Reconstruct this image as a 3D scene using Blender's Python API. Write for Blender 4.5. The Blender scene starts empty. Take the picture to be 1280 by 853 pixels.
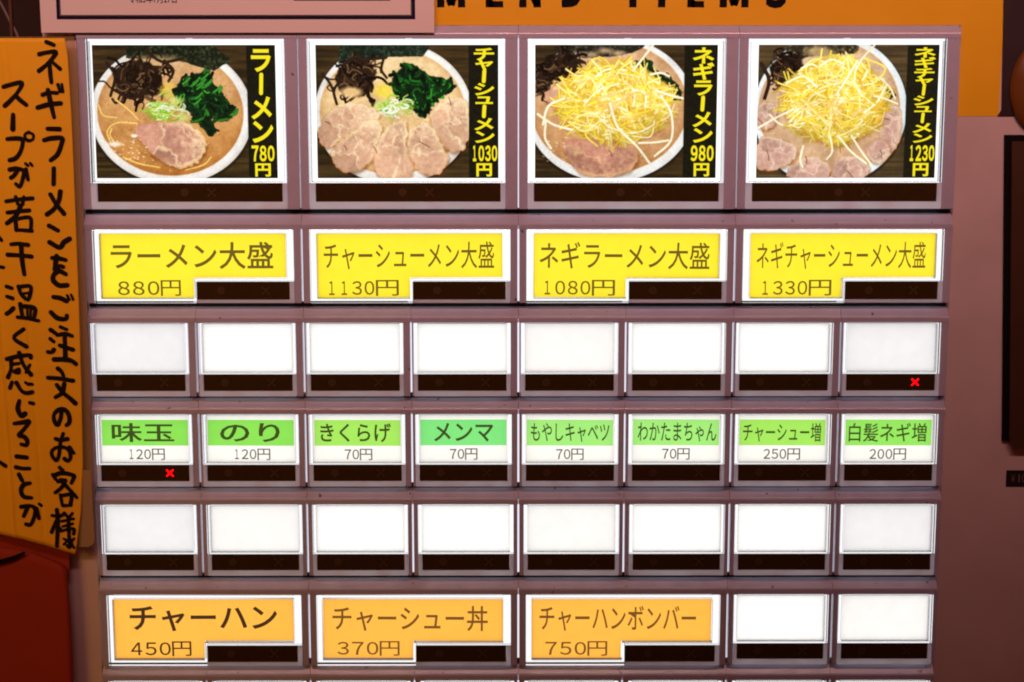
import bpy, bmesh, math, random
import numpy as np
from mathutils import Vector, Euler

SC = bpy.context.scene
COL = SC.collection
U = 0.001                                   # everything below is written in millimetres
random.seed(4)


def s(r, g, b):
    f = lambda c: (c / 255) / 12.92 if c / 255 <= 0.04045 else ((c / 255 + 0.055) / 1.055) ** 2.4
    return (f(r), f(g), f(b), 1.0)


# ------------------------------------------------------------------ camera, world, lamps, exposure
CAM_POS = (1.384, -533.387, 107.997)
CAM_ROT = (1.40248459, 3.85475766e-04, -1.74240148e-03)
FPX = 2200.0
cd = bpy.data.cameras.new('camera')
cam = bpy.data.objects.new('camera', cd)
COL.objects.link(cam)
cam.location = [c * U for c in CAM_POS]
cam.rotation_euler = CAM_ROT
cd.sensor_fit = 'HORIZONTAL'
cd.sensor_width = 36
cd.lens = 36 * FPX / 1280
cd.clip_start = 0.01
cd.clip_end = 50
SC.camera = cam

w = bpy.data.worlds.new('World')
SC.world = w
w.use_nodes = True
w.node_tree.nodes['Background'].inputs[0].default_value = (1.0, 0.17, 0.10, 1)
w.node_tree.nodes['Background'].inputs[1].default_value = 0.05

SC.view_settings.view_transform = 'Standard'
SC.view_settings.look = 'None'
SC.view_settings.exposure = 0
SC.view_settings.gamma = 1
try:
    SC.cycles.filter_width = 2.0
    SC.cycles.max_bounces = 10
    SC.cycles.transmission_bounces = 8
    SC.cycles.caustics_refractive = True
    SC.cycles.sample_clamp_indirect = 4
except Exception:
    pass


def area(name, loc, target, sx, sy, watts, col):
    d = bpy.data.lights.new(name, 'AREA')
    d.shape = 'RECTANGLE'
    d.size, d.size_y = sx * U, sy * U
    d.energy = watts
    d.color = col
    o = bpy.data.objects.new(name, d)
    COL.objects.link(o)
    o.location = [c * U for c in loc]
    v = Vector(target) - Vector(loc)
    o.rotation_euler = v.to_track_quat('-Z', 'Y').to_euler()
    return o


cl = area('ceiling_lamp', (10, -330, 330), (5, 0, 150), 520, 20, 0.285, (1.0, 0.50, 0.44))
cl.data.spread = math.radians(60)
wl = area('warm_side_fill', (-420, -260, 60), (-176, 0, -80), 240, 300, 0.045, (1.0, 0.46, 0.08))  # added fill, narrowed so it tints only the lower left ochre
wl.data.spread = math.radians(30)

_R = np.array(Euler(CAM_ROT).to_matrix())


def at(px, py, Y=0.0):
    """photo pixel -> (x, z) in millimetres on the plane y = Y"""
    d = _R @ np.array([(px - 640) / FPX, (426.5 - py) / FPX, -1.0])
    t = (Y - CAM_POS[1]) / d[1]
    return CAM_POS[0] + t * d[0], CAM_POS[2] + t * d[2]


# ------------------------------------------------------------------ materials
def mat(name, base=(0.5, 0.5, 0.5, 1), rough=0.5, emit=None, estr=0.0, spec=0.5, noise=0.0, nscale=300, specks=0.0,
        bump=0.0, metal=0.0):
    m = bpy.data.materials.new(name)
    m.use_nodes = True
    nt = m.node_tree
    p = nt.nodes['Principled BSDF']
    p.inputs['Base Color'].default_value = base
    p.inputs['Roughness'].default_value = rough
    p.inputs['Specular IOR Level'].default_value = spec
    p.inputs['Metallic'].default_value = metal
    if emit is not None:
        p.inputs['Emission Color'].default_value = emit
        p.inputs['Emission Strength'].default_value = estr
    if noise or specks or bump:
        tc = nt.nodes.new('ShaderNodeNewGeometry')
        n = nt.nodes.new('ShaderNodeTexNoise')
        n.inputs['Scale'].default_value = nscale
        n.inputs['Detail'].default_value = 6
        nt.links.new(tc.outputs['Position'], n.inputs['Vector'])
        src = None
        if noise:
            r = nt.nodes.new('ShaderNodeMapRange')
            r.inputs['To Min'].default_value = 1 - noise
            r.inputs['To Max'].default_value = 1 + noise
            nt.links.new(n.outputs['Fac'], r.inputs['Value'])
            mx = nt.nodes.new('ShaderNodeVectorMath')
            mx.operation = 'SCALE'
            mx.inputs[0].default_value = base[:3]
            nt.links.new(r.outputs['Result'], mx.inputs['Scale'])
            src = mx.outputs[0]
            r2 = nt.nodes.new('ShaderNodeMapRange')
            r2.inputs['To Min'].default_value = max(0.05, rough - 0.12)
            r2.inputs['To Max'].default_value = min(1, rough + 0.12)
            nt.links.new(n.outputs['Fac'], r2.inputs['Value'])
            nt.links.new(r2.outputs['Result'], p.inputs['Roughness'])
        if specks:
            v = nt.nodes.new('ShaderNodeTexNoise')
            v.inputs['Scale'].default_value = 420
            v.inputs['Detail'].default_value = 1
            nt.links.new(tc.outputs['Position'], v.inputs['Vector'])
            r3 = nt.nodes.new('ShaderNodeMapRange')
            r3.inputs['From Min'].default_value = 0.73
            r3.inputs['From Max'].default_value = 0.79
            nt.links.new(v.outputs['Fac'], r3.inputs['Value'])
            mm = nt.nodes.new('ShaderNodeMix')
            mm.data_type = 'RGBA'
            nt.links.new(r3.outputs['Result'], mm.inputs[0])
            if src:
                nt.links.new(src, mm.inputs[6])
            else:
                mm.inputs[6].default_value = base
            mm.inputs[7].default_value = (base[0] * specks, base[1] * specks, base[2] * specks, 1)
            src = mm.outputs[2]
        if src:
            nt.links.new(src, p.inputs['Base Color'])
        if bump:
            b = nt.nodes.new('ShaderNodeBump')
            b.inputs['Strength'].default_value = bump
            b.inputs['Distance'].default_value = 0.0003
            nt.links.new(n.outputs['Fac'], b.inputs['Height'])
            nt.links.new(b.outputs['Normal'], p.inputs['Normal'])
    return m


def glass_mat(name, col, rough, ior):
    m = bpy.data.materials.new(name)
    m.use_nodes = True
    p = m.node_tree.nodes['Principled BSDF']
    p.inputs['Base Color'].default_value = col
    p.inputs['Roughness'].default_value = rough
    p.inputs['IOR'].default_value = ior
    p.inputs['Transmission Weight'].default_value = 1
    return m


def frost_mat(name, col):
    """milky acrylic: some of the lamp's light comes through it"""
    m = bpy.data.materials.new(name)
    m.use_nodes = True
    nt = m.node_tree
    p = nt.nodes['Principled BSDF']
    p.inputs['Base Color'].default_value = col
    p.inputs['Roughness'].default_value = 0.15
    t = nt.nodes.new('ShaderNodeBsdfTranslucent')
    t.inputs[0].default_value = (0.86, 0.82, 0.84, 1)
    ge = nt.nodes.new('ShaderNodeNewGeometry')
    n = nt.nodes.new('ShaderNodeTexNoise')
    n.inputs['Scale'].default_value = 150
    nt.links.new(ge.outputs['Position'], n.inputs['Vector'])
    r = nt.nodes.new('ShaderNodeMapRange')
    r.inputs['From Min'].default_value = 0.3
    r.inputs['From Max'].default_value = 0.7
    r.inputs['To Min'].default_value = 0.22
    r.inputs['To Max'].default_value = 0.66
    nt.links.new(n.outputs['Fac'], r.inputs['Value'])
    a = nt.nodes.new('ShaderNodeMixShader')
    nt.links.new(r.outputs['Result'], a.inputs[0])
    nt.links.new(p.outputs[0], a.inputs[1])
    nt.links.new(t.outputs[0], a.inputs[2])
    nt.links.new(a.outputs[0], nt.nodes['Material Output'].inputs[0])
    return m


def film_mat(name, tint, gloss, solid, sfac):
    m = bpy.data.materials.new(name)
    m.use_nodes = True
    nt = m.node_tree
    nt.nodes.clear()
    o = nt.nodes.new('ShaderNodeOutputMaterial')
    t = nt.nodes.new('ShaderNodeBsdfTransparent')
    t.inputs[0].default_value = tint
    d = nt.nodes.new('ShaderNodeBsdfDiffuse')
    d.inputs[0].default_value = solid
    g = nt.nodes.new('ShaderNodeBsdfGlossy')
    g.inputs['Roughness'].default_value = 0.25
    a = nt.nodes.new('ShaderNodeMixShader')
    a.inputs[0].default_value = sfac
    b = nt.nodes.new('ShaderNodeMixShader')
    b.inputs[0].default_value = gloss
    nt.links.new(t.outputs[0], a.inputs[1])
    nt.links.new(d.outputs[0], a.inputs[2])
    nt.links.new(a.outputs[0], b.inputs[1])
    nt.links.new(g.outputs[0], b.inputs[2])
    nt.links.new(b.outputs[0], o.inputs[0])
    return m


def lit(name, rgb, k=1.0, rough=0.35):
    return mat(name, (0.05, 0.05, 0.05, 1), rough, s(*rgb), k, 0.3)


def backlit(name, rgb):
    """thin printed card that lets the lamp behind it through"""
    m = bpy.data.materials.new(name)
    m.use_nodes = True
    nt = m.node_tree
    nt.nodes.clear()
    o = nt.nodes.new('ShaderNodeOutputMaterial')
    t = nt.nodes.new('ShaderNodeBsdfTranslucent')
    g = nt.nodes.new('ShaderNodeBsdfGlossy')
    g.inputs['Roughness'].default_value = 0.3
    a = nt.nodes.new('ShaderNodeMixShader')
    a.inputs[0].default_value = 0.03
    nt.links.new(t.outputs[0], a.inputs[1])
    nt.links.new(g.outputs[0], a.inputs[2])
    nt.links.new(a.outputs[0], o.inputs[0])
    if rgb is None:
        at_ = nt.nodes.new('ShaderNodeAttribute')
        at_.attribute_name = 'print'
        nt.links.new(at_.outputs['Color'], t.inputs[0])
    else:
        n = nt.nodes.new('ShaderNodeTexNoise')
        n.inputs['Scale'].default_value = 260
        n.inputs['Detail'].default_value = 5
        ge = nt.nodes.new('ShaderNodeNewGeometry')
        nt.links.new(ge.outputs['Position'], n.inputs['Vector'])
        r = nt.nodes.new('ShaderNodeMapRange')
        r.inputs['To Min'].default_value = 0.93
        r.inputs['To Max'].default_value = 1.05
        nt.links.new(n.outputs['Fac'], r.inputs['Value'])
        v = nt.nodes.new('ShaderNodeVectorMath')
        v.operation = 'SCALE'
        v.inputs[0].default_value = s(*rgb)[:3]
        nt.links.new(r.outputs['Result'], v.inputs['Scale'])
        nt.links.new(v.outputs[0], t.inputs[0])
    return m


M = dict(
    bezel=mat('mauve_plastic', (0.47, 0.45, 0.58, 1), 0.2, noise=0.10, nscale=220, specks=0.3, bump=0.05),
    body=mat('painted_steel', (0.66, 0.53, 0.52, 1), 0.45, noise=0.14, nscale=55, bump=0.08),
    inner=mat('black_inner', (0.01, 0.008, 0.008, 1), 0.7),
    clear=glass_mat('clear_acrylic', (0.90, 0.90, 0.93, 1), 0.09, 1.46),
    frost=frost_mat('frosted_acrylic', (0.80, 0.84, 0.98, 1)),
    lamp=lit('lamp_diffuser', (255, 254, 252), 1.22),
    leak=lit('lamp_panel', (242, 240, 255), 1.0),
    window=mat('smoked_window', s(60, 44, 16), 0.2, noise=0.15, nscale=400, spec=0.35),
    mark=mat('unlit_mark', s(72, 54, 24), 0.4),
    cross=mat('lit_cross', (0.2, 0, 0, 1), 0.5, (1.0, 0.0, 0.002, 1), 6.0),
    white=backlit('white_card', (252, 250, 248)),
    dim=backlit('dim_lit_card', (232, 230, 231)),  # weaker backlight put into the card's white
    mid=backlit('less_lit_card', (243, 240, 237)),  # slightly weaker backlight, also put into the colour
    yellow=backlit('yellow_card', (252, 228, 52)),
    paper=backlit('paper_card', (246, 243, 236)),
    orange=backlit('orange_card', (252, 182, 72)),
    ink_y=lit('ink_on_yellow', (104, 92, 22)),  # inks emit their own colour in place of backlight coming through
    ink_g=lit('ink_on_green', (52, 74, 26)),
    ink_k=lit('ink_on_white', (62, 56, 44)),
    ink_o=lit('ink_on_orange', (120, 80, 34)),
    ink_d=lit('dark_ink_on_orange', (62, 42, 26)),
    strip=lit('lit_yellow_print', (250, 232, 12)),
    decal=mat('orange_decal', s(244, 184, 2), 0.45, noise=0.03, nscale=120),
    black=mat('black_print', (0.005, 0.004, 0.005, 1), 0.75, spec=0.12),
    cert=mat('white_paper', (0.80, 0.70, 0.66, 1), 0.7, noise=0.03, nscale=90, bump=0.03),
    navy=mat('navy_print', s(18, 15, 48), 0.7, spec=0.15),
    notice=mat('orange_paper', s(252, 190, 4), 0.7, noise=0.14, nscale=45, bump=0.3),
    marker=mat('black_marker', (0.012, 0.008, 0.006, 1), 0.85, spec=0.15, noise=0.9, nscale=260),
    red=mat('red_vinyl', s(158, 46, 12), 0.85, noise=0.1, nscale=60, bump=0.1),
    dark=mat('dark_panel', s(44, 26, 30), 0.45, noise=0.1, nscale=90),
    unit=mat('brown_black_panel', s(72, 46, 30), 0.4, noise=0.15, nscale=60),
    cap=mat('orange_plastic', s(112, 66, 15), 0.4, noise=0.12, nscale=120, bump=0.06),
    wall=mat('dark_wall', s(52, 30, 14), 0.8, noise=0.3, nscale=40),
    cable=mat('grey_cable', s(120, 104, 96), 0.5),
    film=film_mat('clear_film', (0.80, 0.68, 0.46, 1), 0.06, (0.62, 0.46, 0.20, 1), 0.28),
    tape=film_mat('clear_film_fold', (0.75, 0.70, 0.55, 1), 0.05, (0.62, 0.45, 0.24, 1), 0.55),
    edging=mat('brown_edging', s(84, 48, 22), 0.7),
    plate=mat('black_label', s(22, 14, 16), 0.5),
    dimtext=mat('grey_print', s(120, 96, 88), 0.6),
)
for nm, c in (('g0', (136, 218, 84)), ('g1', (160, 224, 92)), ('g2', (124, 222, 122)), ('g3', (158, 228, 118)),
              ('g4', (144, 222, 92))):
    M[nm] = backlit('green_band_' + nm[1], c)


# ------------------------------------------------------------------ mesh helpers
def obj(name, verts, faces, m, parent=None, smooth=False, loc=None):
    me = bpy.data.meshes.new(name)
    me.from_pydata([tuple(c * U for c in v) for v in verts], [], faces)
    me.update()
    if m:
        me.materials.append(m)
    if smooth:
        me.polygons.foreach_set('use_smooth', [True] * len(me.polygons))
    return link(name, me, parent, loc)


def link(name, me, parent=None, loc=None):
    o = bpy.data.objects.new(name, me)
    COL.objects.link(o)
    if parent is not None:
        o.parent = parent
    if loc is not None:
        o.location = [c * U for c in loc]
    return o


def bmobj(name, bm, m, parent=None, loc=None, bevel=0.0, seg=2, smooth=False):
    if bevel:
        bmesh.ops.bevel(bm, geom=[e for e in bm.edges if e.calc_face_angle(0) > 0.5], offset=bevel, segments=seg,
                        affect='EDGES', profile=0.5)
    bmesh.ops.recalc_face_normals(bm, faces=bm.faces[:])
    for v in bm.verts:
        v.co *= U
    me = bpy.data.meshes.new(name)
    bm.to_mesh(me)
    bm.free()
    me.materials.append(m)
    if smooth:
        me.polygons.foreach_set('use_smooth', [True] * len(me.polygons))
    return link(name, me, parent, loc)


def addbox(bm, x0, x1, y0, y1, z0, z1):
    vs = [bm.verts.new(p) for p in ((x0, y0, z0), (x1, y0, z0), (x1, y1, z0), (x0, y1, z0),
                                    (x0, y0, z1), (x1, y0, z1), (x1, y1, z1), (x0, y1, z1))]
    for f in ((0, 1, 5, 4), (1, 2, 6, 5), (2, 3, 7, 6), (3, 0, 4, 7), (4, 5, 6, 7), (3, 2, 1, 0)):
        bm.faces.new([vs[i] for i in f])


def addprism_x(bm, prof, x0, x1):
    a = [bm.verts.new((x0, y, z)) for y, z in prof]
    b = [bm.verts.new((x1, y, z)) for y, z in prof]
    n = len(prof)
    bm.faces.new(a)
    bm.faces.new(b[::-1])
    for i in range(n):
        bm.faces.new((a[i], b[i], b[(i + 1) % n], a[(i + 1) % n]))


def addpoly_y(bm, poly, y0, y1):
    """closed outline in (x, z) extruded from y0 (front) to y1"""
    a = [bm.verts.new((x, y0, z)) for x, z in poly]
    b = [bm.verts.new((x, y1, z)) for x, z in poly]
    n = len(poly)
    bm.faces.new(a)
    bm.faces.new(b[::-1])
    for i in range(n):
        bm.faces.new((a[i], a[(i + 1) % n], b[(i + 1) % n], b[i]))


def cellplate(xs, zs, solid, y0, y1):
    """plate with openings: solid(i, k) says whether the cell between cuts is filled"""
    bm = bmesh.new()
    vd = {}

    def V(i, k, y):
        key = (i, k, y)
        if key not in vd:
            vd[key] = bm.verts.new((xs[i], y, zs[k]))
        return vd[key]
    nx, nz = len(xs) - 1, len(zs) - 1
    S = lambda i, k: 0 <= i < nx and 0 <= k < nz and solid(i, k)
    for i in range(nx):
        for k in range(nz):
            if not S(i, k):
                continue
            bm.faces.new((V(i, k, y0), V(i + 1, k, y0), V(i + 1, k + 1, y0), V(i, k + 1, y0)))
            bm.faces.new((V(i, k + 1, y1), V(i + 1, k + 1, y1), V(i + 1, k, y1), V(i, k, y1)))
            if not S(i - 1, k):
                bm.faces.new((V(i, k, y0), V(i, k + 1, y0), V(i, k + 1, y1), V(i, k, y1)))
            if not S(i + 1, k):
                bm.faces.new((V(i + 1, k + 1, y0), V(i + 1, k, y0), V(i + 1, k, y1), V(i + 1, k + 1, y1)))
            if not S(i, k - 1):
                bm.faces.new((V(i + 1, k, y0), V(i, k, y0), V(i, k, y1), V(i + 1, k, y1)))
            if not S(i, k + 1):
                bm.faces.new((V(i, k + 1, y0), V(i + 1, k + 1, y0), V(i + 1, k + 1, y1), V(i, k + 1, y1)))
    bmesh.ops.recalc_face_normals(bm, faces=bm.faces[:])
    bmesh.ops.dissolve_limit(bm, angle_limit=0.01, verts=bm.verts[:], edges=bm.edges[:])
    return bm


# ------------------------------------------------------------------ lettering (the font built into Blender)
_fc = bpy.data.curves.new('type', 'FONT')
_fo = bpy.data.objects.new('type', _fc)
COL.objects.link(_fo)
_cache = {}


def glyphs(text, bold=0.0):
    key = (text, bold)
    if key not in _cache:
        _fc.body = text
        _fc.offset = bold
        _fc.resolution_u = 3
        dg = bpy.context.evaluated_depsgraph_get()
        dg.update()
        me = bpy.data.meshes.new_from_object(_fo.evaluated_get(dg))
        v = np.zeros(len(me.vertices) * 3)
        me.vertices.foreach_get('co', v)
        _cache[key] = (v.reshape(-1, 3)[:, :2].copy(), [list(p.vertices) for p in me.polygons])
        bpy.data.meshes.remove(me)
    return _cache[key]


class Ink:
    """collects flat print in the (x, z) plane"""
    def __init__(self):
        self.v, self.f = [], []

    def fit(self, text, x0, x1, z0, z1, bold=0.0):
        g, fs = glyphs(text, bold)
        lo, hi = g.min(0), g.max(0)
        b = len(self.v)
        for q in g:
            self.v.append((x0 + (q[0] - lo[0]) / (hi[0] - lo[0]) * (x1 - x0), z0 + (q[1] - lo[1]) / (hi[1] - lo[1]) * (z1 - z0)))
        self.f += [[b + i for i in f] for f in fs]

    def digits(self, text, x0, x1, z0, z1, bold=0.0, gap=0.18):
        """figures of the Japanese face, each one fitted to its own slot"""
        n = len(text)
        sl = (x1 - x0) / (n + gap * (n - 1))
        for i, c in enumerate(text):
            a = x0 + i * sl * (1 + gap)
            k = 0.24 if c == '1' else 0.0
            self.fit(chr(ord(c) + 0xFEE0), a + sl * k * .8, a + sl * (1 - k), z0, z1, bold)

    def em(self, ch, x0, x1, z0, z1, bold=0.0, turn=False, sheet=0.0):
        """a glyph with its em square laid on a cell; turn lays it on its side for vertical writing"""
        g, fs = glyphs(ch, bold)
        b = len(self.v)
        for q in g:
            a, c = q[0], q[1] + 0.12
            if turn:
                a, c = 1 - c, 1 - a
                a = 0.5 + (a - 0.5)
            self.v.append((x0 + a * (x1 - x0), z0 + c * (z1 - z0)))
        self.f += [[b + i for i in f] for f in fs]

    def stroke(self, pts, wd):
        """round-ended brush stroke; wd a width or a list of widths along the stroke"""
        P = np.array(pts, float)
        W = np.full(len(P), wd) if np.isscalar(wd) else np.array(wd, float)
        if len(P) > 2:
            out, ow = [], []
            Q = np.vstack([2 * P[0] - P[1], P, 2 * P[-1] - P[-2]])
            for i in range(len(P) - 1):
                p0, p1, p2, p3 = Q[i:i + 4]
                for t in np.linspace(0, 1, 6)[:-1]:
                    out.append(0.5 * (2 * p1 + (p2 - p0) * t + (2 * p0 - 5 * p1 + 4 * p2 - p3) * t * t + (3 * p1 - p0 - 3 * p2 + p3) * t ** 3))
                    ow.append(W[i] * (1 - t) + W[i + 1] * t)
            P = np.array(out + [P[-1]])
            W = np.array(ow + [W[-1]])
        else:
            ts = np.linspace(0, 1, 5)[:, None]
            P, W = P[0] + (P[1] - P[0]) * ts, np.interp(ts[:, 0], [0, 1], [W[0], W[-1]])
        T = np.gradient(P, axis=0)
        T /= np.linalg.norm(T, axis=1)[:, None] + 1e-9
        N = np.stack([-T[:, 1], T[:, 0]], 1)
        ring = []
        for i in range(len(P)):
            ring.append(P[i] + N[i] * W[i] / 2)
        for a in (60, 20, -20, -60):
            a = math.radians(a)
            ring.append(P[-1] + (T[-1] * math.cos(a) + N[-1] * math.sin(a)) * W[-1] / 2)
        back = [P[i] - N[i] * W[i] / 2 for i in range(len(P) - 1, -1, -1)]
        for a in (-60, -20, 20, 60):
            a = math.radians(a)
            back.append(P[0] + (-T[0] * math.cos(a) + N[0] * math.sin(a)) * W[0] / 2)
        n = len(P)
        b = len(self.v)
        L = ring[:n]
        Rr = [P[i] - N[i] * W[i] / 2 for i in range(n)]
        self.v += [tuple(q) for q in L] + [tuple(q) for q in Rr]
        for i in range(n - 1):
            self.f.append([b + i, b + i + 1, b + n + i + 1, b + n + i])
        b2 = len(self.v)
        endc = [tuple(q) for q in ring[n:]]
        self.v += endc
        self.f.append([b + n - 1] + [b2 + i for i in range(4)] + [b + 2 * n - 1])
        b3 = len(self.v)
        self.v += [tuple(q) for q in back[n:]]
        self.f.append([b + n] + [b3 + i for i in range(4)] + [b])

    def build(self, name, m, parent, y, loc=None, surf=None):
        vs = [(x, (surf(x, z) if surf else 0) + y, z) for x, z in self.v]
        return obj(name, vs, self.f, m, parent, loc=loc)


def rect_obj(name, x0, x1, z0, z1, y, m, parent, th=0.2):
    bm = bmesh.new()
    addbox(bm, x0, x1, y, y + th, z0, z1)
    return bmobj(name, bm, m, parent)


def tag(o, label, cat=None, group=None, kind=None):
    o['label'] = label
    if cat:
        o['category'] = cat
    if group:
        o['group'] = group
    if kind:
        o['kind'] = kind
    return o


# ================================================================== the wall behind
bm = bmesh.new()
addbox(bm, -420, 420, 120, 130, -330, 420)
wall = bmobj('wall', bm, M['wall'])
wall['kind'] = 'structure'

# ================================================================== the machine
GRID0, PITCH = 4.24, 33.04
slit = lambda k: GRID0 + PITCH * (k - 4)                 # cell borders, k = 0 .. 8
mach = bpy.data.objects.new('ticket_machine', None)
COL.objects.link(mach)
tag(mach, 'mauve ramen ticket vending machine with rows of glowing backlit menu buttons', 'ticket machine')
FACE = 2.4
ML = -138.6
bm = cellplate([ML, slit(0) - 0.35, slit(8) + 0.15, 330], [-330, -128, 113.2, 260],
               lambda i, k: not (i == 1 and k == 1), FACE, 40)
body = bmobj('body', bm, M['body'], mach, bevel=0.4)
rect_obj('inner_panel', slit(0) - 0.3, slit(8) + 0.1, -127.5, 113, 5.5, M['inner'], mach, 2)

# orange header sheet with black capitals
dx0, dz0 = at(500, 33.5, FACE)
dx1 = at(1254, 60, FACE)[0]
dz1 = at(1225, 145.5, FACE)[1]
poly = [(-120, 112.9), (slit(8) + 0.7, 112.9), (slit(8) + 0.7, dz1), (dx1 - 0.4, dz1), (dx1, 240), (-120, 240)]
bm = bmesh.new()
addpoly_y(bm, poly, FACE - 0.12, FACE - 0.02)
decal = bmobj('header_sheet', bm, M['decal'], mach)
ink = Ink()
caps = [('M', 546, 582), ('E', 607, 629), ('N', 649, 676), ('D', 702, 728), ('I', 786, 796), ('T', 812, 842), ('E', 859, 880),
        ('M', 899, 936), ('S', 957, 983), ('M', 490, 526), ('O', 436, 466), ('C', 386, 412), ('E', 340, 362), ('R', 290, 318)]
for ch, a, b in caps:
    base = 9.5 if ch != 'S' else 10
    xa, z0 = at(a, base, FACE - 0.14)
    xb, _ = at(b, base, FACE - 0.14)
    H, st = 10.0, 2.2
    q = {'M': [[(xa + 1.2, z0), (xa + 1.2, z0 + H)], [(xb - 1.2, z0), (xb - 1.2, z0 + H)], [(xa + 1.2, z0 + H), ((xa + xb) / 2, z0 + .6), (xb - 1.2, z0 + H)]],
         'E': [[(xa + 1.1, z0), (xa + 1.1, z0 + H)], [(xa + 1, z0 + .95), (xb, z0 + .95)], [(xa + 1, z0 + H / 2), (xb, z0 + H / 2)], [(xa + 1, z0 + H - .95), (xb, z0 + H - .95)]],
         'N': [[(xa + 1.1, z0), (xa + 1.1, z0 + H)], [(xb - 1.1, z0), (xb - 1.1, z0 + H)], [(xa + 1.1, z0 + H - .6), (xb - 1.1, z0 + .6)]],
         'I': [[((xa + xb) / 2, z0), ((xa + xb) / 2, z0 + H)]],
         'T': [[((xa + xb) / 2, z0), ((xa + xb) / 2, z0 + H)], [(xa, z0 + H - .95), (xb, z0 + H - .95)]]}.get(ch)
    if q is None:
        ink.fit(ch, xa, xb, z0 - (0.15 if ch in 'SOC' else 0), z0 + H, 0.05)
        continue
    for path in q:
        for (x0, y0), (x1, y1) in zip(path, path[1:]):
            l = math.hypot(x1 - x0, y1 - y0)
            ww = st if abs(x1 - x0) < .01 else (1.9 if abs(y1 - y0) < .01 else 2.0)
            nx, ny = -(y1 - y0) / l * ww / 2, (x1 - x0) / l * ww / 2
            b = len(ink.v)
            ink.v += [(x0 + nx, y0 + ny), (x0 - nx, y0 - ny), (x1 - nx, y1 - ny), (x1 + nx, y1 + ny)]
            ink.f.append([b, b + 1, b + 2, b + 3])
ink.build('lettering', M['black'], decal, FACE - 0.16)


# ------------------------------------------------------------------ templates of the buttons
def bezel(w, top, bot, fl, fr, wz, inset=0.3):
    """plastic surround of one cell, origin at the cell's left border and z = 0 at the top of the clear frame.
    fl / fr: clear frame's left / right, bot: its bottom, wz: top of the unlit strip behind the window"""
    bm = bmesh.new()
    addprism_x(bm, [(3.6, top), (2.5, top - 0.1), (0.72, 2.12)] + [(0.9 - 0.9 * math.cos(a_), 1.25 + 0.9 * math.sin(a_)) for a_ in (1.25, 1.0, .8, .6, .4, .2, 0)] + [(0.0, 0.12), (3.6, 0.12)], 0.05, w - 0.05)
    b1 = bmesh.new()
    addbox(b1, inset, fl - 0.06, 0.15, 3.6, bot - 0.1, 1.0)
    addbox(b1, fr + 0.06, w - inset, 0.15, 3.6, bot - 0.1, 1.0)
    bmesh.ops.bevel(b1, geom=b1.edges[:], offset=0.12, segments=2, affect='EDGES')
    bmesh.ops.bevel(bm, geom=[e for e in bm.edges if e.calc_face_angle(0) > 0.9], offset=0.1, segments=2, affect='EDGES')
    me = bpy.data.meshes.new('tmp')
    b1.to_mesh(me)
    bm.from_mesh(me)
    bpy.data.meshes.remove(me)
    b1.free()
    bmesh.ops.recalc_face_normals(bm, faces=bm.faces[:])
    return bm


def mesh_of(bm, name, m, bevel=0.0):
    o = bmobj(name, bm, m, None, bevel=bevel)
    me = o.data
    bpy.data.objects.remove(o)
    return me


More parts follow.
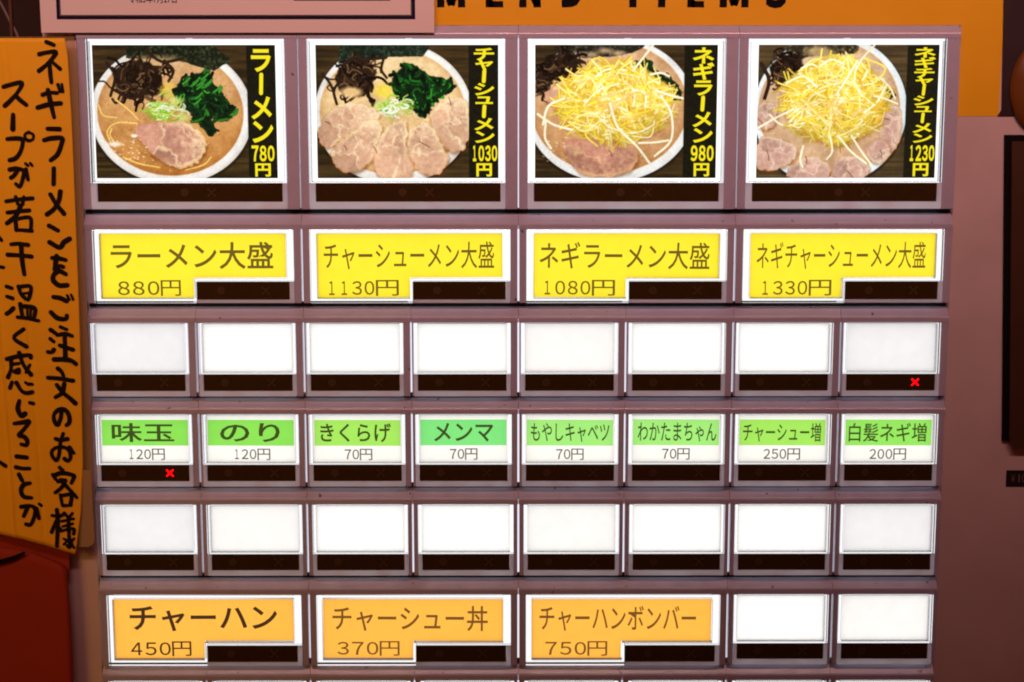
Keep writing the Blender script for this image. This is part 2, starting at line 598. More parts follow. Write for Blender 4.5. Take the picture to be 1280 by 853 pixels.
def make_kind(w, fl, fw, fh, card, win, led_top, big=False, pic=False):
    """mesh data shared by all buttons of one kind. card = (x0, x1, z0, z1) and win likewise, from the frame's top left corner"""
    K = dict(w=w, fl=fl, fw=fw, fh=fh, card=card, win=win, big=big, pic=pic)
    K['bezel'] = mesh_of(bezel(w, led_top, -fh, fl, fl + fw, win[3], 0.18 if pic else 0.3), 'bezel', M['bezel'])
    cx0, cx1, cz0, cz1 = card
    wx0, wx1, wz0, wz1 = win
    if big:
        xs = [0, cx0, wx0 - 0.75, wx0, cx1, fw]
        zs = [-fh, cz0, wz0, wz1, wz1 + 0.85, cz1, 0]
        zs = sorted(set(zs))

        def solid(i, k):
            xm, zm = (xs[i] + xs[i + 1]) / 2, (zs[k] + zs[k + 1]) / 2
            if xm > wx0 and zm < wz1 and (zm < wz0 or xm > wx0):
                return False
            if cx0 < xm < cx1 and cz0 < zm < cz1 and not (xm > wx0 - 0.75 and zm < wz1 + 0.85):
                return False
            return True
        xs = sorted(set(xs + [wx1]))
        K['cover'] = mesh_of(cellplate(xs, zs, solid, -0.3, 2.2), 'push_button', M['clear'], 0.2)
        lampoly = [(0.15, -0.1), (fw - 0.15, -0.1), (fw - 0.15, -fh + 0.3), (0.15, -fh + 0.3)]
        rxs, rzs = [wx0 + .02, wx1, fw], [-fh, wz0, wz1 - .02]
        rimok = lambda i, k: i == 1 or k == 0
        cpoly = [(cx0 + .05, cz1 - .05), (cx0 + .05, cz0 + .05), (wx0 - 0.85, cz0 + .05), (wx0 - 0.85, wz1 + 0.95), (cx1 - .05, wz1 + 0.95), (cx1 - .05, cz1 - .05)]
    else:
        zs = sorted({-fh, wz0, wz1, wz1 + 0.55, 0.0, (-0.35 if not pic else -0.9)})
        rx = cx0 if not pic else 0.95
        xs = [0, rx, fw - rx, fw]
        top = zs[-2]

        def solid(i, k):
            zm = (zs[k] + zs[k + 1]) / 2
            return zm > wz1 and not (i == 1 and wz1 + 0.55 < zm < top)
        K['cover'] = mesh_of(cellplate(xs, zs, solid, -0.3, 2.2), 'push_button', M['clear'], 0.15 if not pic else 0.2)
        zl = wz1 + 0.1
        lampoly = [(0.15, -0.08), (fw - 0.15, -0.08), (fw - 0.15, -fh + 0.3), (0.15, -fh + 0.3)]
        rxs, rzs = [0, wx0, wx1, fw], [-fh, wz0, wz1 - .02]
        rimok = lambda i, k: k == 0 or i != 1
        cpoly = [(cx0 + .05, cz1), (cx0 + .05, cz0), (cx1 - .05, cz0), (cx1 - .05, cz1)]
    bm = bmesh.new()
    addpoly_y(bm, lampoly, 3.0, 3.2)
    K['lamp'] = mesh_of(bm, 'diffuser', M['lamp'])
    bm = cellplate(rxs, rzs, rimok, -0.3, 2.2)
    bmesh.ops.bevel(bm, geom=[e for e in bm.edges if e.calc_face_angle(0) > 0.5], offset=0.14, segments=2, affect='EDGES')
    bmesh.ops.delete(bm, geom=[f for f in bm.faces if f.calc_center_median().y > 2.15], context='FACES')
    K['rim'] = mesh_of(bm, 'window_rim', M['frost'])
    K['cpoly'] = cpoly
    bm = bmesh.new()
    addbox(bm, wx0 + .03, wx1 - .03, 0.2, 2.2, wz0 + .03, wz1 - .03)
    K['window'] = mesh_of(bm, 'display_window', M['window'])
    # the unlit ring and cross behind the smoked window
    ik = Ink()
    zc = (wz0 + wz1) / 2
    L = wx1 - wx0
    o_x, c_x = (wx0 + 0.24 * L, wx0 + 0.76 * L) if not pic else (wx0 + 0.47 * L, wx0 + 0.615 * L)
    if big:
        o_x, c_x = wx0 + 0.26 * L, wx0 + 0.74 * L
    n = 18
    b = len(ik.v)
    r = 1.25
    ik.v += [(o_x + r * math.cos(2 * math.pi * i / n), zc + r * math.sin(2 * math.pi * i / n)) for i in range(n)]
    ik.f.append(list(range(b, b + n)))
    d = 1.1
    ik.stroke([(c_x - d, zc - d), (c_x + d, zc + d)], 0.5)
    ik.stroke([(c_x - d, zc + d), (c_x - .3, zc + .3)], 0.5)
    ik.stroke([(c_x + .3, zc - .3), (c_x + d, zc - d)], 0.5)
    o1 = ik.build('status_marks', M['mark'], None, 0.16)
    K['marks'] = o1.data
    bpy.data.objects.remove(o1)
    ik = Ink()
    d = 0.95
    c_x += 0.5
    ik.stroke([(c_x - d, zc - d), (c_x + d, zc + d)], 0.32)
    ik.stroke([(c_x - d, zc + d), (c_x + d, zc - d)], 0.32)
    o1 = ik.build('sold_out_cross', M['cross'], None, 0.1)
    for i, v in enumerate(o1.data.vertices):
        if i >= len(o1.data.vertices) // 2:
            v.co.y -= 0.03 * U
    K['cross'] = o1.data
    bpy.data.objects.remove(o1)
    return K


SMALL = {}
for r, fl in ((3, 0.8), (4, 1.1), (5, 1.65), (6, 1.9), (7, 1.9)):
    SMALL[r] = make_kind(PITCH, fl, 29.9, 22.95, (1.15, 28.75, -15.6, -0.35), (1.2, 28.7, -21.3, -15.95), 4.6)
BIG = {2: make_kind(2 * PITCH, 2.45, 61.2, 22.6, (2.15, 58.9, -21.2, -1.2), (31.3, 59.8, -21.6, -15.95), 4.6, big=True),
       6: make_kind(2 * PITCH, 2.4, 61.3, 23.3, (1.8, 58.9, -21.4, -1.4), (31.2, 59.9, -22.2, -16.6), 4.6, big=True)}
PIC = make_kind(2 * PITCH, 2.75, 59.4, 51.0, (2.15, 57.2, -41.75, -1.85), (1.9, 58.0, -48.8, -43.1), 4.1, pic=True)
TOPZ = {1: 109.0, 2: 51.8, 3: 23.0, 4: -5.65, 5: -34.45, 6: -63.75, 7: -92.15}


def button(row, col, K, label=None):
    """one button: its bezel and its clear cover with everything inside; returns the cover"""
    x, z = slit(col), TOPZ[row]
    link('bezel', K['bezel'], mach, (x, 0, z))
    b = link('push_button', K['cover'], mach, (x + K['fl'], 0, z))
    if label:
        b['label'] = label
    link('diffuser', K['lamp'], b)
    link('window_rim', K['rim'], b)
    link('display_window', K['window'], b)
    link('status_marks', K['marks'], b)
    return b


def card(b, K, m, shift=0.0):
    return obj('name_card', [(x, 1.5, z) for x, z in K['cpoly']], [list(range(len(K['cpoly'])))], M[m], b)


# light panels seen through the slits between the cells
for k in range(9):
    bm = bmesh.new()
    addbox(bm, max(slit(k) - 1.0, slit(0)), min(slit(k) + 1.0, slit(8)), 4.3, 4.6, -116, 110)
    bmobj('lamp_panel', bm, M['leak'], mach)
for r, z in TOPZ.items():  # added black strips keep the lamp panels' light out of the row gaps
    if r > 1:
        rect_obj('gap_blackout', slit(0) - 0.2, slit(8) + 0.05, z + 0.9, z + 6.2, 3.75, M['inner'], mach, 0.4)



# ------------------------------------------------------------------ printed food pictures (flat prints, painted in code)
PW, PH = 330, 240


class Paint:
    def __init__(self, x0, x1, y0, y1, seed):
        """canvas covering the box x0..x1, y0..y1 of drawing units"""
        self.k = 2
        self.W, self.H = PW * self.k, PH * self.k
        self.x0, self.y0 = x0, y0
        self.sx, self.sy = self.W / (x1 - x0), self.H / (y1 - y0)
        self.c = np.zeros((self.H, self.W, 3))
        gx, gy = np.meshgrid((np.arange(self.W) + .5) / self.sx + x0, (np.arange(self.H) + .5) / self.sy + y0)
        self.X, self.Y = gx, gy
        self.rng = np.random.default_rng(seed)

    def noise(self, cell, oct=3, stretch=(1, 1)):
        out = np.zeros((self.H, self.W))
        a, tot = 1.0, 0.0
        for o in range(oct):
            cw, ch = cell * stretch[0] / 2 ** o, cell * stretch[1] / 2 ** o
            gw, gh = int((self.W / self.sx) / cw) + 3, int((self.H / self.sy) / ch) + 3
            g = self.rng.random((gh, gw))
            u, v = (self.X - self.x0) / cw, (self.Y - self.y0) / ch
            i, j = u.astype(int), v.astype(int)
            fu, fv = u - i, v - j
            fu, fv = fu * fu * (3 - 2 * fu), fv * fv * (3 - 2 * fv)
            out += a * ((g[j, i] * (1 - fu) + g[j, i + 1] * fu) * (1 - fv) + (g[j + 1, i] * (1 - fu) + g[j + 1, i + 1] * fu) * fv)
            tot += a
            a *= 0.55
        return out / tot

    def put(self, mask, col):
        m = mask[..., None]
        self.c = self.c * (1 - m) + np.asarray(col, float) * m

    def box(self, pts, pad):
        p = np.asarray(pts, float)
        i0 = max(0, int((p[:, 0].min() - pad - self.x0) * self.sx)); i1 = min(self.W, int((p[:, 0].max() + pad - self.x0) * self.sx) + 2)
        j0 = max(0, int((p[:, 1].min() - pad - self.y0) * self.sy)); j1 = min(self.H, int((p[:, 1].max() + pad - self.y0) * self.sy) + 2)
        return slice(j0, max(j0, j1)), slice(i0, max(i0, i1))

    def ell(self, cx, cy, rx, ry, col, soft=3, a=1.0):
        d = (np.sqrt(((self.X - cx) / rx) ** 2 + ((self.Y - cy) / ry) ** 2) - 1) * min(rx, ry)
        self.put(np.clip(0.5 - d / soft, 0, 1) * a, col)

    def polymask(self, pts, soft=4, wob=0.0, smooth=True):
        P = np.asarray(pts, float)
        if smooth:
            for _ in range(2):
                Q = np.roll(P, -1, 0)
                P = np.stack([P * .75 + Q * .25, P * .25 + Q * .75], 1).reshape(-1, 2)
        X, Y = self.X, self.Y
        if wob:
            X = X + (self.noise(18, 2) - .5) * wob * 2
            Y = Y + (self.noise(18, 2) - .5) * wob * 2
        ins = np.zeros(X.shape, bool)
        dist = np.full(X.shape, 1e9)
        for (ax, ay), (bx, by) in zip(P, np.roll(P, -1, 0)):
            if ay != by:
                cond = ((ay > Y) != (by > Y)) & (X < (bx - ax) * (Y - ay) / (by - ay) + ax)
                ins ^= cond
            L2 = (bx - ax) ** 2 + (by - ay) ** 2 + 1e-9
            t = np.clip(((X - ax) * (bx - ax) + (Y - ay) * (by - ay)) / L2, 0, 1)
            dist = np.minimum(dist, (X - ax - t * (bx - ax)) ** 2 + (Y - ay - t * (by - ay)) ** 2)
        d = np.sqrt(dist) * np.where(ins, 1, -1)
        return np.clip(0.5 + d / soft, 0, 1), d

    def strand(self, pts, wd, col, edge=None, a=1.0, soft=1.6):
        """a thread with a lit middle and darker edges"""
        P = np.asarray(pts, float)
        if len(P) > 2:
            Q = np.vstack([2 * P[0] - P[1], P, 2 * P[-1] - P[-2]])
            o = []
            for i in range(len(P) - 1):
                p0, p1, p2, p3 = Q[i:i + 4]
                for t in np.linspace(0, 1, 5)[:-1]:
                    o.append(0.5 * (2 * p1 + (p2 - p0) * t + (2 * p0 - 5 * p1 + 4 * p2 - p3) * t * t + (3 * p1 - p0 - 3 * p2 + p3) * t ** 3))
            P = np.array(o + [P[-1]])
        sl = self.box(P, wd + 4)
        X, Y = self.X[sl], self.Y[sl]
        if X.size == 0:
            return
        d2 = np.full(X.shape, 1e9)
        for (ax, ay), (bx, by) in zip(P[:-1], P[1:]):
            L2 = (bx - ax) ** 2 + (by - ay) ** 2 + 1e-9
            t = np.clip(((X - ax) * (bx - ax) + (Y - ay) * (by - ay)) / L2, 0, 1)
            d2 = np.minimum(d2, (X - ax - t * (bx - ax)) ** 2 + (Y - ay - t * (by - ay)) ** 2)
        d = np.sqrt(d2)
        m = (np.clip(0.5 + (wd / 2 - d) / soft, 0, 1) * a)[..., None]
        col = np.asarray(col, float)
        e = np.asarray(edge if edge is not None else col * 0.72, float)
        t = np.clip(d / (wd / 2), 0, 1)[..., None] ** 1.5
        self.c[sl] = self.c[sl] * (1 - m) + (col * (1 - t) + e * t) * m

    def result(self):
        c = self.c.reshape(PH, self.k, PW, self.k, 3).mean((1, 3))
        return np.clip(c, 0, 255)


def wood(p):
    g = p.noise(60, 3, (3.5, .18))
    p.c[:] = np.array([66, 52, 30]) + (g - .5)[..., None] * np.array([58, 46, 28])


def soup(p, cx, cy, rx, ry, hi, lo):
    n = p.noise(26, 3)
    t = np.clip((p.Y - (cy - ry)) / (2 * ry), 0, 1)[..., None]
    col = np.array(hi) * (1 - t) + np.array(lo) * t + (n - .5)[..., None] * 34
    d = (np.sqrt(((p.X - cx) / rx) ** 2 + ((p.Y - cy) / ry) ** 2) - 1) * min(rx, ry)
    m = np.clip(.5 - d / 5, 0, 1)[..., None]
    rim = np.clip(1 + d / 22, 0, 1)[..., None] * 0.28
    col = col * (1 - rim) + np.array([150, 92, 44]) * rim
    p.c = p.c * (1 - m) + col * m
    for _ in range(150):
        a, r = p.rng.uniform(0, 6.283), math.sqrt(p.rng.random()) * .93
        x, y, q = cx + rx * r * math.cos(a), cy + ry * r * math.sin(a), p.rng.uniform(2, 8)
        p.ell(x, y, q, q * .7, np.array(lo) * p.rng.uniform(.82, 1.0), 2, .45)
        p.ell(x - q * .3, y - q * .3, q * .35, q * .25, (250, 232, 206), 2, .6)


def bowl(p, cx, cy, rx, ry, col=(208, 204, 198)):
    p.ell(cx, cy + 6, rx + 5, ry + 5, (38, 26, 12), 10, .7)
    p.ell(cx, cy, rx, ry, col, 3)
    p.ell(cx - 3, cy - 3, rx - 7, ry - 7, (226, 222, 216), 6, .6)
    p.ell(cx + 8, cy - 12, rx - 26, ry - 26, (232, 230, 226), 24, .5)


def leafmass(p, poly, n, base, tones, ln=(18, 44), wd=(6, 15), wob=8):
    m, d = p.polymask(poly, 5, wob)
    p.put(m, base)
    P = np.asarray(poly, float)
    lo, hi = P.min(0), P.max(0)
    k = 0
    while k < n:
        x, y = p.rng.uniform(lo[0], hi[0]), p.rng.uniform(lo[1], hi[1])
        j, i = int((y - p.y0) * p.sy), int((x - p.x0) * p.sx)
        k += 1
        if not (0 <= j < p.H and 0 <= i < p.W) or d[j, i] < 2:
            continue
        a = p.rng.uniform(0, math.pi)
        L = p.rng.uniform(*ln) / 2
        c = np.array(tones[p.rng.integers(len(tones))]) * p.rng.uniform(.75, 1.2)
        b = p.rng.normal(0, L * .35, 2)
        p.strand([(x - L * math.cos(a), y - L * math.sin(a)), (x + b[0], y + b[1]), (x + L * math.cos(a), y + L * math.sin(a))],
                 p.rng.uniform(*wd), c, c * .55)


def fungus(p, cx, cy, rx, ry, n=34):
    """a crumpled heap of dark frilly ribbons"""
    k = 14
    ring = [(cx + rx * math.cos(6.283 * i / k) * p.rng.uniform(.72, 1.02), cy + ry * math.sin(6.283 * i / k) * p.rng.uniform(.72, 1.02)) for i in range(k)]
    m, _ = p.polymask(ring, 9, 9)
    p.put(m * .9, (36, 24, 16))
    for k in range(n):
        r = p.rng.uniform(0, 1) ** .6
        a0 = p.rng.uniform(0, 2 * math.pi)
        x, y = cx + rx * .86 * r * math.cos(a0), cy + ry * .86 * r * math.sin(a0)
        th = p.rng.uniform(0, 2 * math.pi)
        pts = []
        for _ in range(5):
            pts.append((x, y))
            L = p.rng.uniform(.14, .26) * (rx + ry) * .6
            th += p.rng.normal(0, .75)
            x += L * math.cos(th)
            y += L * math.sin(th) * .9
            if ((x - cx) / rx) ** 2 + ((y - cy) / ry) ** 2 > 1.25:
                th += 1.9
        c = np.array([[62, 42, 28], [44, 29, 20], [90, 66, 46], [30, 20, 14], [122, 94, 66], [70, 50, 36]][p.rng.integers(6)])
        p.strand(pts, p.rng.uniform(4, 11), c, c * .42)


def pork(p, poly, pink=(196, 148, 128), fat=(228, 196, 158), fatdir=(1, -.3)):
    m, d = p.polymask(poly, 4, 9)
    sh, _ = p.polymask([(x + 3, y + 9) for x, y in poly], 14, 4)
    p.put(sh * .5, (96, 58, 30))
    P = np.asarray(poly, float)
    c = P.mean(0)
    R = np.abs(P - c).max()
    f = ((p.X - c[0]) * fatdir[0] + (p.Y - c[1]) * fatdir[1]) / R
    n, n2 = p.noise(34, 3), p.noise(14, 3)
    lo, hi = P.min(0), P.max(0)
    cells = []
    while len(cells) < 4:
        q = c + (p.rng.random(2) - .5) * (hi - lo) * .72
        if all(np.hypot(*(q - r_)) > R * .42 for r_ in cells):
            cells.append(q)
        R *= .995
    R = np.abs(P - c).max()
    wx, wy = p.X + (n - .5) * 46, p.Y + (p.noise(30, 2) - .5) * 46
    ds = np.sort(np.stack([np.hypot(wx - q[0], wy - q[1]) for q in cells]), 0)
    which = np.argmin(np.stack([np.hypot(wx - q[0], wy - q[1]) for q in cells]), 0)
    shade = np.array([.93, 1.0, 1.06, 1.0])[which][..., None]
    line = np.clip(1 - (ds[1] - ds[0]) / 11, 0, 1)
    rimfat = np.clip(1 - (d - 5) / 15, 0, 1) * np.clip(.55 + f * 1.1, 0, 1)
    mix = np.clip(f * .8 + (n2 - .5) * 1.1 - .12, 0, .6)
    mix = np.maximum(np.maximum(mix, line * .8), rimfat)[..., None]
    col = np.array(pink) * shade * (1 - mix) + np.array(fat) * mix + (n2 - .5)[..., None] * 30
    crack = np.clip(1 - (ds[1] - ds[0]) / 2.2, 0, 1) * (n > .56)
    col = col * (1 - .6 * crack[..., None]) + np.array([98, 62, 50]) * .6 * crack[..., None]
    e = np.clip(1 - d / 8, 0, 1)[..., None] * .5
    col = col * (1 - e) + np.array([176, 122, 70]) * e
    mm = m[..., None]
    p.c = p.c * (1 - mm) + col * mm
    for _ in range(1):
        q = c + p.rng.normal(0, R * .28, 2)
        a = p.rng.uniform(.3, 1.6)
        L = p.rng.uniform(10, 24)
        p.strand([(q[0] - L * math.cos(a), q[1] - L * math.sin(a)), (q[0] + 3, q[1]), (q[0] + L * math.cos(a), q[1] + L * math.sin(a))], 3.2, (92, 58, 48), a=.7)


def scallion(p, cx, cy, rx, ry, n=26):
    for _ in range(9):
        p.ell(cx + p.rng.normal(0, rx * .4), cy + p.rng.normal(0, ry * .4), rx * .34, ry * .36, [(150, 190, 70), (196, 214, 120), (128, 176, 52)][p.rng.integers(3)], 14, .75)
    for _ in range(n):
        x, y = cx + p.rng.normal(0, rx * .42), cy + p.rng.normal(0, ry * .42)
        r = p.rng.uniform(9, 22)
        a = p.rng.uniform(0, 6.28)
        sp = p.rng.uniform(1.4, 4.4)
        c = [(206, 226, 140), (112, 178, 44), (232, 236, 200), (156, 206, 70), (244, 246, 230), (184, 212, 96)][p.rng.integers(6)]
        p.strand([(x + r * math.cos(a + sp * t) * 1.2, y + r * math.sin(a + sp * t) * .7) for t in (0, .33, .66, 1)], p.rng.uniform(4, 9), c, np.array(c) * .72, .9)


def shreds(p, cx, cy, rx, ry, n):
    k = 16
    ring = [(cx + rx * math.cos(6.283 * i / k) * p.rng.uniform(.82, 1.0), cy + ry * math.sin(6.283 * i / k) * p.rng.uniform(.82, 1.0)) for i in range(k)]
    m, _ = p.polymask([(x, y + 10) for x, y in ring], 26, 8)
    p.put(m * .7, (140, 92, 40))
    m, _ = p.polymask(ring, 16, 8)
    p.put(m * .96, (222, 182, 66))
    for k in range(n):
        f = k / n
        r = math.sqrt(p.rng.random()) * (1.0 - .12 * f)
        a = p.rng.uniform(0, 2 * math.pi)
        x, y = cx + rx * .93 * r * math.cos(a), cy + ry * .93 * r * math.sin(a)
        th = .35 + .9 * math.sin(x * .021 + y * .013) + p.rng.normal(0, .55)
        L = p.rng.uniform(26, 84) * (1.15 - .5 * r)
        bend = p.rng.normal(0, L * .36)
        tone = int(p.rng.random() * (3.0 + 3.2 * f))
        c = np.array([[222, 184, 78], [240, 212, 98], [248, 230, 130], [252, 240, 172], [246, 226, 96], [255, 250, 222], [255, 254, 240]][min(6, tone)], float)
        c = c * (.80 + .22 * f) * (1.03 - .12 * ((y - cy) / ry + .2))
        pts = [(x - L * math.cos(th), y - L * math.sin(th)), (x + bend * -math.sin(th), y + bend * math.cos(th)), (x + L * math.cos(th), y + L * math.sin(th))]
        p.strand(pts, p.rng.uniform(3.6, 7.6), c, c * np.array([.90, .82, .56]))
    for _ in range(110):
        a = p.rng.uniform(0, 2 * math.pi)
        r = p.rng.uniform(.05, .9)
        x, y = cx + rx * r * math.cos(a), cy + ry * r * math.sin(a)
        p.ell(x, y, p.rng.uniform(4, 9), p.rng.uniform(2, 4), (255, 253, 240), 4, .55)


def finish(p, blackx, tex=(24, 23, 14)):
    m = np.clip((p.X - blackx) / 2, 0, 1)
    g = p.noise(5, 2)
    p.put(m, np.array(tex) + (g - .5)[..., None] * 16)
    m1 = (1 - m)[..., None]
    fine = (p.noise(7, 2) - .5)[..., None] * .12 + (p.noise(70, 2) - .5)[..., None] * .16
    p.c = p.c * (1 + fine * m1)
    p.c = np.clip(p.c, 0, 255)
    sc = p.c / 255
    p.c = p.c * (1 - .4 * m1) + 255 * (sc * sc * (3 - 2 * sc)) * .4 * m1
    g = p.rng.normal(0, 3.0, p.c.shape[:2])
    p.c += g[..., None]
    return p.result()


def picture_1():
    p = Paint(355, 1057, 172, 682, 11)
    wood(p)
    bowl(p, 652, 436, 312, 268)
    soup(p, 648, 432, 282, 240, (202, 164, 124), (172, 118, 62))
    fp = [(486, 160), (800, 160), (892, 232), (820, 268), (770, 258), (690, 232), (600, 226), (486, 222)]
    m, d = p.polymask(fp, 4, 3, False)
    p.put(m, (30, 36, 22)); p.put(m * np.clip(p.noise(9, 3) * 2 - .9, 0, 1), (88, 92, 66))
    p.ell(600, 235, 90, 22, (196, 160, 120), 24, .7)
    fungus(p, 530, 300, 120, 86, 46)
    fungus(p, 560, 300, 55, 50, 20)
    for q in ([(410, 240), (440, 290), (420, 365)], [(640, 240), (665, 270), (645, 310)], [(560, 190), (620, 235), (700, 225)], [(430, 340), (500, 375), (560, 350)]):
        p.strand(q, 11, (62, 42, 30), (30, 20, 14))
    m, _ = p.polymask([(600, 340), (650, 300), (680, 350), (640, 380)], 10, 4); p.put(m * .5, (226, 196, 84))
    leafmass(p, [(652, 360), (700, 296), (800, 262), (815, 310), (850, 360), (910, 440), (850, 470), (800, 440), (830, 520), (790, 520), (740, 450), (700, 400)], 240,
             (22, 46, 24), [(24, 64, 30), (18, 48, 26), (40, 100, 40), (14, 34, 20), (66, 140, 52)])
    for _ in range(14):
        x, y = 770 + p.rng.normal(0, 26), 330 + p.rng.normal(0, 26)
        p.strand([(x - 14, y + 10), (x, y), (x + 12, y - 12)], 9, (76, 154, 56), (30, 84, 34))
    scallion(p, 628, 418, 76, 42, 40)
    for q in ([(372, 400), (390, 440), (440, 448)], [(440, 380), (490, 420), (522, 455)], [(412, 540), (402, 500), (440, 468), (520, 470)], [(430, 545), (412, 515), (420, 490)],
              [(460, 600), (520, 625), (600, 640)], [(700, 650), (770, 630), (800, 600)]):
        p.strand(q, 7, (232, 196, 118), (196, 146, 80))
    pork(p, [(496, 492), (560, 462), (640, 470), (700, 458), (765, 500), (790, 565), (750, 620), (692, 646), (640, 632), (590, 606), (545, 560)], (180, 134, 116), (228, 200, 160), (1, -.1))
    for _ in range(46):
        x, y = p.rng.uniform(390, 560), p.rng.uniform(530, 610)
        p.ell(x, y, p.rng.uniform(1.5, 5), p.rng.uniform(1, 3), (244, 226, 204), 3, p.rng.uniform(.3, .9))
    p.ell(428, 550, 26, 8, (240, 226, 210), 8, .9)
    p.ell(505, 518, 12, 6, (244, 236, 230), 5, .9)
    return finish(p, 945)


def picture_2():
    p = Paint(72, 767, 175, 685, 12)
    wood(p)
    bowl(p, 366, 436, 302, 272)
    soup(p, 362, 430, 278, 240, (220, 190, 146), (204, 166, 118))
    m, d = p.polymask([(165, 160), (506, 160), (506, 184), (480, 218), (330, 222), (158, 246)], 4, 3, False)
    p.put(m, (30, 42, 32)); p.put(m * np.clip(p.noise(9, 3) * 2 - .9, 0, 1), (84, 98, 80))
    fungus(p, 225, 300, 92, 84, 44)
    for q in ([(98, 285), (130, 330), (150, 400)], [(150, 400), (140, 350), (170, 300)], [(230, 200), (250, 230), (340, 224)], [(330, 230), (322, 270), (342, 300)]):
        p.strand(q, 10, (66, 46, 32), (34, 24, 16))
    p.ell(205, 355, 40, 20, (226, 190, 136), 14, .9)
    p.ell(330, 350, 34, 26, (228, 204, 70), 26, .8)
    leafmass(p, [(348, 310), (400, 258), (450, 240), (500, 296), (560, 300), (604, 330), (590, 362), (530, 370), (500, 440), (466, 452), (430, 400), (370, 372)], 240,
             (20, 50, 24), [(24, 74, 30), (18, 54, 26), (36, 108, 40), (14, 36, 20), (58, 136, 50)])
    scallion(p, 366, 412, 72, 40, 40)
    for poly, fd in (([(500, 430), (560, 380), (640, 366), (660, 430), (652, 560), (600, 592), (545, 562), (512, 500)], (.2, -1)),
                     ([(78, 470), (150, 400), (240, 388), (322, 430), (300, 470), (200, 510), (130, 570), (78, 560)], (.5, -.9)),
                     ([(108, 592), (190, 510), (270, 452), (332, 470), (312, 540), (288, 620), (220, 668), (150, 655)], (.6, -.9)),
                     ([(402, 540), (430, 490), (490, 458), (530, 510), (560, 570), (586, 612), (540, 684), (450, 664)], (.1, -1)),
                     ([(286, 570), (330, 490), (380, 458), (428, 470), (408, 560), (442, 640), (430, 690), (286, 690)], (.1, -1))):
        pork(p, poly, (196, 156, 130), (230, 206, 168), fd)
    return finish(p, 653)


def picture_3():
    p = Paint(90, 770, 178, 685, 13)
    wood(p)
    bowl(p, 372, 424, 316, 276, (212, 214, 214))
    soup(p, 368, 416, 292, 250, (206, 168, 132), (182, 136, 94))
    m, d = p.polymask([(140, 165), (500, 165), (492, 196), (380, 224), (200, 230)], 5, 4)
    p.put(m, (40, 40, 30)); p.put(m * np.clip(p.noise(9, 3) * 2 - .9, 0, 1), (104, 98, 80))
    for x, y in ((300, 215), (350, 200), (250, 215), (400, 210)):
        p.ell(x, y, 26, 10, (206, 172, 140), 12, .7)
    fungus(p, 190, 260, 86, 66, 40)
    fungus(p, 120, 320, 40, 60, 16)
    leafmass(p, [(440, 250), (500, 230), (560, 290), (640, 330), (640, 400), (590, 380), (520, 300)], 60, (24, 44, 26), [(20, 54, 28), (30, 70, 34)])
    pork(p, [(150, 330), (220, 300), (250, 340), (200, 400), (110, 400)], (206, 158, 134), (224, 188, 156))
    pork(p, [(180, 540), (260, 530), (470, 560), (480, 640), (400, 682), (270, 682), (220, 620)], (172, 126, 108), (206, 164, 130), (.3, 1))
    shreds(p, 388, 394, 236, 162, 520)
    for _ in range(16):
        x, y = 400 + p.rng.normal(0, 60), 370 + p.rng.normal(0, 45)
        p.strand([(x - 22, y + 5), (x, y - 4), (x + 22, y - 8)], 10, (232, 176, 132), (220, 180, 90), a=.6)
    for q in ([(455, 275), (490, 230), (528, 180)], [(100, 440), (160, 480), (230, 500)], [(120, 480), (140, 410), (200, 380)], [(370, 400), (400, 490), (470, 560), (520, 626)],
              [(560, 370), (600, 440), (600, 540), (540, 600)], [(480, 550), (540, 548), (590, 540)], [(130, 470), (128, 530), (150, 570)], [(540, 350), (600, 370), (642, 380)],
              [(520, 290), (560, 284), (590, 296)]):
        p.strand(q, 9, (246, 240, 222), (214, 196, 140))
    for _ in range(26):
        p.ell(p.rng.uniform(110, 220), p.rng.uniform(520, 620), 4, 2, (240, 220, 200), 3, .6)
    return finish(p, 645)


